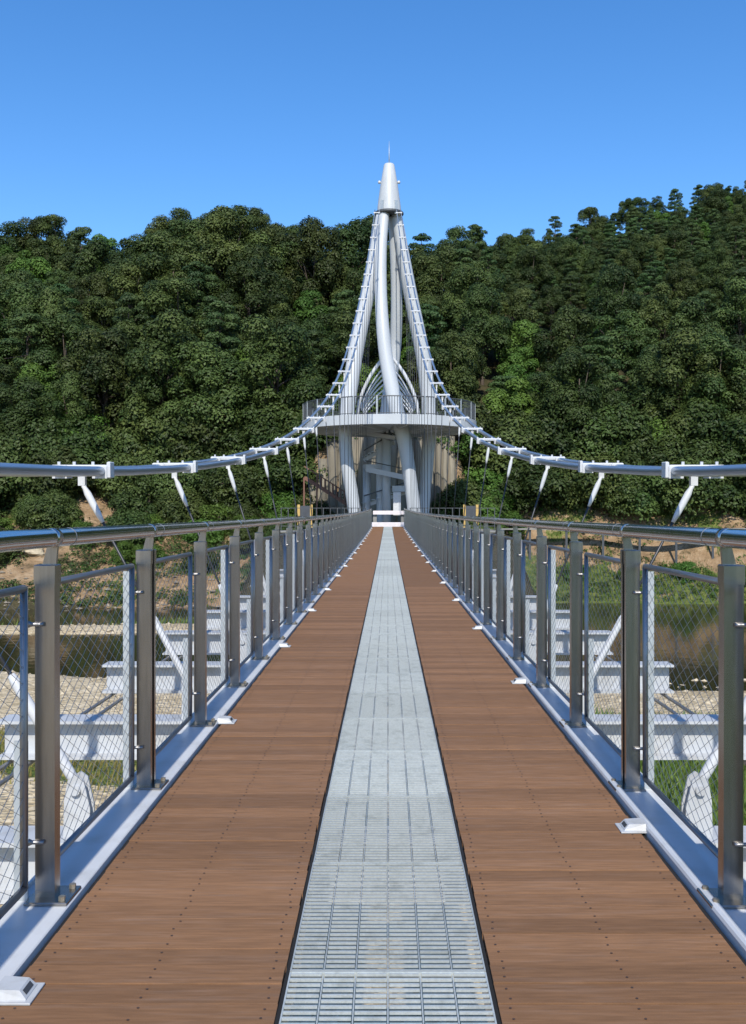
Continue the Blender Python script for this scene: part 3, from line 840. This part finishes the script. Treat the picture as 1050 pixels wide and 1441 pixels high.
# ------------------------------------------------------------------ trees
def leaf_mesh(name, centers, radii, per, size, material, flat=1.0, seed=0, droop=0.0):
    r = np.random.default_rng(seed)
    P, T, Nn = [], [], []
    for c, rad in zip(centers, radii):
        n = int(per * (rad ** 2))
        d = r.normal(size=(n, 3)); d /= np.linalg.norm(d, axis=1)[:, None]
        d[:, 2] = np.where((d[:, 2] < -0.3) & (r.random(n) < 0.7), -d[:, 2] * 0.8, d[:, 2])
        rr_ = rad * (0.62 + 0.42 * r.random(n) ** 0.6)
        p = np.array(c) + d * rr_[:, None] * np.array([1, 1, flat])
        P.append(p); T.append(np.clip(r.random() * 0.65 + r.random(n) * 0.35, 0, 1)); Nn.append(d)
    P, T, Nn = np.vstack(P), np.concatenate(T), np.vstack(Nn)
    n = len(P)
    nn = Nn + r.normal(size=(n, 3)) * 0.34 + np.array([0, 0, 0.4]); nn /= np.linalg.norm(nn, axis=1)[:, None]
    a = np.cross(nn, r.normal(size=(n, 3))); a /= np.linalg.norm(a, axis=1)[:, None]
    b = np.cross(nn, a)
    sz = size * (0.6 + 0.8 * r.random(n))[:, None]
    v = np.stack([P - a * sz * .55, P + b * sz * .34 - nn * sz * .08, P + a * sz * .6, P - b * sz * .34 - nn * sz * .08], 1).reshape(-1, 3)
    me = np_mesh(name, v, np.arange(4 * n).reshape(-1, 4), material)
    at_ = me.attributes.new('tint', 'FLOAT', 'POINT'); at_.data.foreach_set('value', np.repeat(T, 4).astype(np.float32))
    return me
def oak_variant(seed, h, rad, sparse=False, material='oak', size=0.225):
    r = np.random.default_rng(seed)
    cs, rs = [], []
    n = 34 if sparse else 52
    zc, rz = h * 0.54, h * 0.45
    while len(cs) < n:
        d = r.normal(size=3); d /= np.linalg.norm(d)
        if d[2] < -0.8: continue
        f = 0.50 + 0.45 * r.random() ** 0.5
        p = np.array([d[0] * rad * f, d[1] * rad * f, zc + d[2] * rz * f])
        cs.append(p); rs.append(r.uniform(0.6, 1.5) * rad / 3.2)
    crown = leaf_mesh('crown', cs, rs, 300 if sparse else 340, size, M[material], 0.88, seed)
    t = MB()
    top = Vector((r.uniform(-.3, .3), r.uniform(-.3, .3), h * 0.72))
    t.tube([(0, 0, -1.5), (0.05, 0, 0.3), (0.1, 0.05, h * 0.3), top * 0.75, top], [0.32, 0.24, 0.19, 0.13, 0.05], 8)
    for k in range(0, n, 4):
        e = Vector(cs[k]); z0 = min(e.z - 0.4, h * r.uniform(0.25, 0.55)); s0 = Vector((0.1, 0.05, z0)) if z0 > h * .3 else Vector((0.07, 0.03, z0))
        t.tube([s0, s0.lerp(e, 0.5) + Vector((0, 0, 0.25)), e], [0.09, 0.06, 0.025], 5)
    return t.mesh('trunk', M['bark']), crown
def pine_variant(seed, h, rad):
    r = np.random.default_rng(seed)
    cs, rs = [], []
    tiers = 8
    limbs = []
    for k in range(tiers):
        f = k / (tiers - 1)
        z = h * (0.30 + 0.66 * f); R_ = rad * (1.0 - 0.62 * f ** 2.0) * r.uniform(0.75, 1.12)
        m = max(4, int(7 * (1 - .6 * f) + 1))
        a0 = r.random() * 6.28
        for j in range(m):
            a = a0 + 6.28 * j / m + r.normal() * 0.2; q = R_ * r.uniform(0.45, 1.0)
            c = np.array([q * math.cos(a), q * math.sin(a), z + r.normal() * 0.45 - 0.25 * q])
            cs.append(c); rs.append(r.uniform(0.62, 1.05) * rad / 2.9)
            if j % 2 == 0: limbs.append((z, c))
    cs.append(np.array([0.2, 0.1, h * 0.97])); rs.append(0.8)
    crown = leaf_mesh('crown', cs, rs, 330, 0.23, M['pine'], 0.5, seed)
    t = MB()
    t.tube([(0, 0, -1.5), (0, 0, 0.3), (0.12, 0.05, h * .5), (0.05, 0, h * .97)], [0.28, 0.22, 0.15, 0.03], 8)
    for z, c in limbs: t.tube([(0.06, 0.02, z - .3), Vector(c)], [0.06, 0.02], 5)
    return t.mesh('trunk', M['bark']), crown
OAK = [oak_variant(100 + i, 10.5 + (i % 3) * 0.8, 3.1 + (i % 2) * 0.35) for i in range(6)]
OAKS = [oak_variant(130 + i, 11.5, 3.1, True) for i in range(2)]
BRT = [oak_variant(150 + i, 9.0, 2.9, False, 'bright', 0.25) for i in range(2)]
PINE = [pine_variant(170 + i, 11 + i * 0.5, 3.1) for i in range(4)]

def tree(kind, var, x, y, sc, label, group, name):
    z = float(ground_z(x, y))
    e = empty(name, (x, y, z)); tag(e, label, 'tree', group)
    e.rotation_euler = (0, 0, random.uniform(0, 6.28)); s = sc
    e.scale = (s * random.uniform(0.92, 1.1), s * random.uniform(0.92, 1.1), s * random.uniform(0.92, 1.08))
    tr, cr = var
    link('trunk', tr, e); link('crown', cr, e)
    return e
rows_y = [97.0, 101, 106, 111.5, 117, 123, 129, 136, 143, 150, 156, 162, 168, 175, 182, 190, 198, 206, 214, 222, 230]
ROWN = ['lowest'] + ORD[1:]
PLANTS = []
for ri, ry in enumerate(rows_y):
    sp = 5.0 if ry < 100 else 5.2 + (ry - 97) * 0.015
    for x in np.arange(-0.43 * ry + (ri % 2) * sp / 2, 0.41 * ry, sp):
        x = x + random.uniform(-1.2, 1.2); y = ry + random.uniform(-1.6, 1.6)
        u = x / y
        if y > float(ridge_y(u)) + 1.5: continue
        if abs(x) < 8.6 and y < 100.5: continue
        if abs(x + 27.0) < 2.4 and y < 99: continue
        sky = y > float(ridge_y(u)) - 5.0
        p_pine = 0.4 if (u > 0.03 and y > 128) else (0.5 if u > 0.2 and y > 118 else 0.18)
        if sky and u < 0: p_pine = 0.0
        q = random.random()
        small = float(np.interp(u, [0.03, 0.12], [1.0, 0.62])) if y > 125 else (float(np.interp(u, [0.03, 0.12], [1.0, 0.85])))
        if q < p_pine: kind = 'pine'
        elif (0.02 < u < 0.15 and y < 118 and q > 0.40) or q > 0.95: kind = 'bright'
        else: kind = 'oak'
        PLANTS.append([x, y, u, ri, sky, kind, small])
        if (small < 0.97 and y > 132) or (sky and (u > 0.0 or random.random() < .6)):
            PLANTS.append([x + sp * .5, y + random.uniform(-3, 3), (x + sp * .5) / y, ri, sky, 'pine' if random.random() < .35 else 'oak', small])
COUNT = {}
DESC = {'pine': 'dark layered pine', 'bright': 'bright green leafy tree', 'oak': 'dark rounded oak'}
for x, y, u, ri, sky, kind, small in sorted(PLANTS, key=lambda p: abs(p[2])):
    side = 'left' if x < 0 else 'right'
    row = 'on the skyline' if sky else f'in the {ROWN[ri]} row upslope'
    k = COUNT[(side, row)] = COUNT.get((side, row), 0) + 1
    label = f'{DESC[kind]} {row}, {ORD[k - 1]} tree {side} of the tower'
    if kind == 'pine':
        tree(kind, random.choice(PINE), x, y, random.uniform(0.8, 1.12) * small, label, 'pines on the hillside', 'pine_tree')
    elif kind == 'bright':
        tree(kind, random.choice(BRT), x, y, random.uniform(0.85, 1.15) * small, label, 'leafy trees on the hillside', 'broadleaf_tree')
    else:
        v = random.choice(OAKS) if (sky and -0.17 < u < -0.06 and random.random() < 0.5) else random.choice(OAK)
        tree(kind, v, x, y, random.uniform(0.72, 1.32) * small, label, 'leafy trees on the hillside', 'broadleaf_tree')

# bushes on the bank
BUSH = [oak_variant(300 + i, 4.2, 2.3, False, 'oak', 0.2) for i in range(2)] + [oak_variant(310 + i, 3.4, 1.9, False, 'bright', 0.18) for i in range(2)]
bushes = [(-36.5, 93, 1.3, 0), (-33, 91.5, 1.25, 1), (-30.5, 93.5, 1.1, 0), (-31.5, 88, .8, 2), (-35, 86.5, .7, 3), (-38, 88, .9, 1), (-22.5, 93.5, 1.1, 2), (-20, 92, 1.25, 0), (-21.2, 87.5, .75, 3), (-17.5, 93, 1.1, 1),
          (-14.5, 91.5, 1.2, 0), (-12.2, 93, 1.1, 2), (-10.4, 91, 1.0, 3), (-9.2, 87.5, .8, 2), (-13, 87, .8, 3), (-17, 86.5, .7, 2), (9.6, 92.6, 1.35, 2), (12, 93.6, 1.3, 3), (11, 88.8, .9, 2), (15, 93, 1.15, 0), (18.5, 93.8, 1.2, 1),
          (22, 92.6, 1.1, 0), (25.5, 93.8, 1.2, 1), (29, 93, 1.05, 0), (32.5, 93.5, 1.2, 1), (36, 93, 1.1, 0), (16.5, 85, .55, 3), (21, 84.2, .5, 2), (26, 84.5, .6, 3), (31, 84, .55, 2), (9.4, 95.8, 1.35, 3), (-8.9, 95.8, 1.2, 2)]
for k in range(13):
    bushes.append((-41 + k * 2.55 + random.uniform(-.6, .6), 96.3 + random.uniform(-1, 1), random.uniform(1.35, 1.8), random.choice((0, 1, 1, 2))))
    bushes.append((10.5 + k * 2.4 + random.uniform(-.6, .6), 96.6 + random.uniform(-1, 1), random.uniform(1.35, 1.8), random.choice((0, 1, 0, 2))))
for k in range(9):
    bushes.append((-40 + k * 3.4 + random.uniform(-1, 1), 86 + random.uniform(-3, 2.5), random.uniform(.45, .8), random.choice((0, 1, 2, 3))))
for x, y, s_, v in [(-38, 91, 1.7, 1), (-34.5, 92.5, 1.75, 0), (-31.2, 92, 1.45, 1), (-36, 94.5, 1.8, 1), (-32, 95.2, 1.8, 0), (-39.5, 86.5, 1.1, 0), (-22.5, 90, 1.2, 1), (-19, 88.6, 1.0, 0), (-15.5, 88, 1.0, 3), (-12, 84.5, .7, 0), (-20.5, 83, .7, 3), (-16, 82, .6, 0),
                   (-6, 92.6, 1.1, 0), (-3, 92.8, .8, 2), (3.5, 92.8, .9, 0), (6.6, 92.4, 1.2, 2), (-7.6, 90.2, .9, 1), (8.7, 93, 1.5, 3), (9.3, 90.3, 1.3, 2), (14, 92.5, 1.5, 1), (19.5, 92.8, 1.5, 0), (24, 93, 1.4, 1), (28, 92.4, 1.5, 0), (33, 92.6, 1.5, 1), (37, 91.5, 1.5, 0), (-24.2, 92.5, 1.3, 0), (-29.4, 95.5, 1.6, 1), (-30, 86.2, 1.0, 0), (-33.5, 83, .8, 0), (-23, 85.5, .9, 0), (7.9, 96.5, 1.6, 0), (-7.6, 96, 1.6, 0), (-9.5, 93.3, 1.5, 1)]:
    bushes.append((x, y, s_, v))
bushes += [(7.2, 89.6, 1.25, 0), (6.3, 90.2, .9, 3), (8.3, 88.2, 1.1, 2), (5.3, 90.3, .6, 2), (-7.3, 89.4, .8, 2)]
bushes = [b for b in bushes if not (-28.6 < b[0] < -25.2 and b[1] > 87)]
bl = {'left': [], 'right': []}
for b in bushes: bl['left' if b[0] < 0 else 'right'].append(b)
for side, lst in bl.items():
    lst.sort(key=lambda b: abs(b[0]))
    for k, (x, y, s, v) in enumerate(lst):
        z = float(ground_z(x, y))
        e = empty('bush', (x, y, z - 0.9 * s))
        kind = 'bright green' if v >= 2 else 'dark green'
        tag(e, f'{kind} bush on the far bank {side} of the bridge, {ORD[k] if k else "closest"} from the tower' if k else f'{kind} bush on the far bank {side} of the bridge, closest to the tower', 'bush', 'bushes on the far bank')
        e.scale = (s, s, s); e.rotation_euler = (0, 0, random.uniform(0, 6.28))
        link('stem', BUSH[v][0], e); link('crown', BUSH[v][1], e)

# grass, pebbles (too many to count)
def blades(name, pts, h, w, material, seed, label):
    r = np.random.default_rng(seed); n = len(pts)
    P = np.asarray(pts, float)
    a = r.random(n) * 6.28; d = np.stack([np.cos(a), np.sin(a), np.zeros(n)], 1)
    lean = r.normal(size=(n, 3)) * np.array([1, 1, 0]) * 0.35
    hh = h * (0.5 + 0.9 * r.random(n))[:, None]
    ww = w * (0.6 + 0.8 * r.random(n))[:, None]
    v = np.stack([P - d * ww, P + d * ww, P + (np.array([0, 0, 1]) + lean) * hh], 1).reshape(-1, 3)
    me = np_mesh(name, v, np.arange(3 * n).reshape(-1, 3), M[material])
    t = me.attributes.new('tint', 'FLOAT', 'POINT'); t.data.foreach_set('value', np.repeat(r.random(n), 3).astype(np.float32))
    return tag(link(name, me), label, 'grass', kind='stuff')
def scatter(n, x0, x1, y0, y1, keep, seed):
    r = np.random.default_rng(seed)
    x = r.uniform(x0, x1, n); y = r.uniform(y0, y1, n); z = ground_z(x, y)
    m = keep(x, y, z, r); return np.stack([x, y, z - 0.03], 1)[m]
def gk(x, y, z, r):
    g_ = zones(x, y, z)[1]; return (r.random(len(x)) < g_) & (z > WATER + 0.03)
blades('meadow_grass', scatter(60000, 4.5, 22, 12, 37, gk, 1), 0.34, 0.035, 'meadow', 1, 'lush green grass on the flats under the right side of the bridge')
blades('dry_grass', scatter(26000, -22, -5, 14, 35, gk, 2), 0.26, 0.03, 'dry', 2, 'yellowish dry grass strip on the gravel left of the bridge')
blades('bank_grass', scatter(70000, -45, 45, 76, 96, gk, 3), 0.34, 0.05, 'grassy', 3, 'green grass growing on the far river bank')
blades('island_grass', scatter(5000, -40, -6, 63.5, 67, gk, 4), 0.4, 0.06, 'grassy', 4, 'low grass along the back of the gravel bar')
def stones(name, pts, size, seed, label, mt='stone'):
    r = np.random.default_rng(seed); n = len(pts)
    ico = np.array([(0, 0, 1), (.9, 0, .3), (.28, .85, .3), (-.72, .53, .3), (-.72, -.53, .3), (.28, -.85, .3), (0.1, 0.1, -.4)])
    fc = np.array([(0, 1, 2), (0, 2, 3), (0, 3, 4), (0, 4, 5), (0, 5, 1), (6, 2, 1), (6, 3, 2), (6, 4, 3), (6, 5, 4), (6, 1, 5)])
    sz = size * (0.35 + r.random((n, 1, 1)) ** 3 * 1.6)
    v = ico[None] * (1 + r.normal(size=(n, 7, 3)) * 0.18) * np.stack([np.ones(n), 0.6 + .5 * r.random(n), 0.35 + 0.35 * r.random(n)], 1)[:, None, :]
    a = r.random(n) * 6.28; ca2, sa2 = np.cos(a)[:, None], np.sin(a)[:, None]
    v = np.stack([v[..., 0] * ca2 - v[..., 1] * sa2, v[..., 0] * sa2 + v[..., 1] * ca2, v[..., 2]], -1) * sz + np.asarray(pts)[:, None, :]
    f = (fc[None] + (np.arange(n) * 7)[:, None, None]).reshape(-1, 3)
    return tag(link(name, np_mesh(name, v.reshape(-1, 3), f, M[mt])), label, 'stones', kind='stuff')
sk = lambda x, y, z, r: (z > WATER + 0.02) & (zones(x, y, z)[1] < 0.4) & (zones(x, y, z)[0] > .5)
stones('pebble', scatter(26000, -24, 24, 12, 67, sk, 5), 0.11, 5, 'pebbles covering the gravel bars in the river bed')
bk = lambda x, y, z, r: (z > WATER - 0.1) & (z < -3.6) & (r.random(len(x)) < 0.8)
M['rubble'] = mat('rubble', (0.24, 0.205, 0.155), 0.95, var=0.3, vscale=2, bump=0.5, bscale=5)
stones('bank_rubble', scatter(2600, -45, 12, 75, 84, bk, 6), 0.20, 6, 'loose rubble at the foot of the far bank', 'rubble')
rk = lambda x, y, z, r: (z < WATER + 0.0) & (z > WATER - 0.7)
tag(stones('river_stone', scatter(160, 9, 18, 41.5, 47, lambda x, y, z, r: z < 0, 8) + np.array([0, 0, 0.45]), 0.28, 8, 'pale stones breaking the water near the right gravel edge'))
def scrub(n, x0, x1, y0, y1, keep, seed, mt, label, rmax):
    r = np.random.default_rng(seed)
    P = scatter(n, x0, x1, y0, y1, keep, seed)
    rad = 0.22 + (rmax - 0.22) * r.random(len(P)) ** 2
    me = leaf_mesh('bank_scrub', P + np.array([0, 0, 0.1]), rad, 150, 0.17, M[mt], 0.75, seed)
    tag(link('bank_scrub', me), label, 'scrub', kind='stuff')
wet = lambda x, y, z, r: (z > WATER + 0.15) & (np.abs(x) > 3) & ~((x > -29.5) & (x < -24.5) & (y > 85) & (r.random(len(x)) < .85)) & ((vnoise(x, y, 4, 21) > 0.30))
scrub(2300, -46, -3, 77, 97, wet, 31, 'oak', 'low dark weeds and scrub on the left far bank', 1.0)
scrub(800, -46, -3, 77, 97, wet, 32, 'bright', 'low bright green weeds on the left far bank', 0.6)
scrub(1100, 3, 46, 80, 97, wet, 33, 'oak', 'low dark weeds and scrub on the right far bank', 0.6)
scrub(600, 3, 46, 80, 97, wet, 34, 'bright', 'low bright green weeds on the right far bank', 0.5)
# boulders on the left bank
def boulder(x, y, s, label, seed):
    r = np.random.default_rng(seed)
    import bmesh
    bm_ = bmesh.new(); bmesh.ops.create_icosphere(bm_, subdivisions=3, radius=1)
    for v in bm_.verts:
        c = v.co; q = 1 + 0.22 * math.sin(3.1 * c.x + seed) * math.cos(2.7 * c.y + seed * 2) + 0.16 * math.sin(5.3 * c.z + 2.1 * c.x + seed)
        v.co = Vector((c.x * q * 1.25, c.y * q, c.z * q * 0.75)) * s
    me = bpy.data.meshes.new('boulder'); bm_.to_mesh(me); bm_.free(); me.materials.append(M['stone'])
    tag(link('boulder', me, None, (x, y, float(ground_z(x, y)) + 0.2 * s)), label, 'boulder', 'boulders on the left bank')
for i, (x, y, s, l) in enumerate([(-33.2, 84.2, 1.2, 'largest grey boulder on the bank at the far left edge'), (-30.6, 83.4, 0.7, 'small grey boulder right of the largest one on the left bank'),
                                  (-34.9, 81.8, 0.8, 'grey boulder low on the left bank below the largest one')]):
    boulder(x, y, s, l, i + 1)
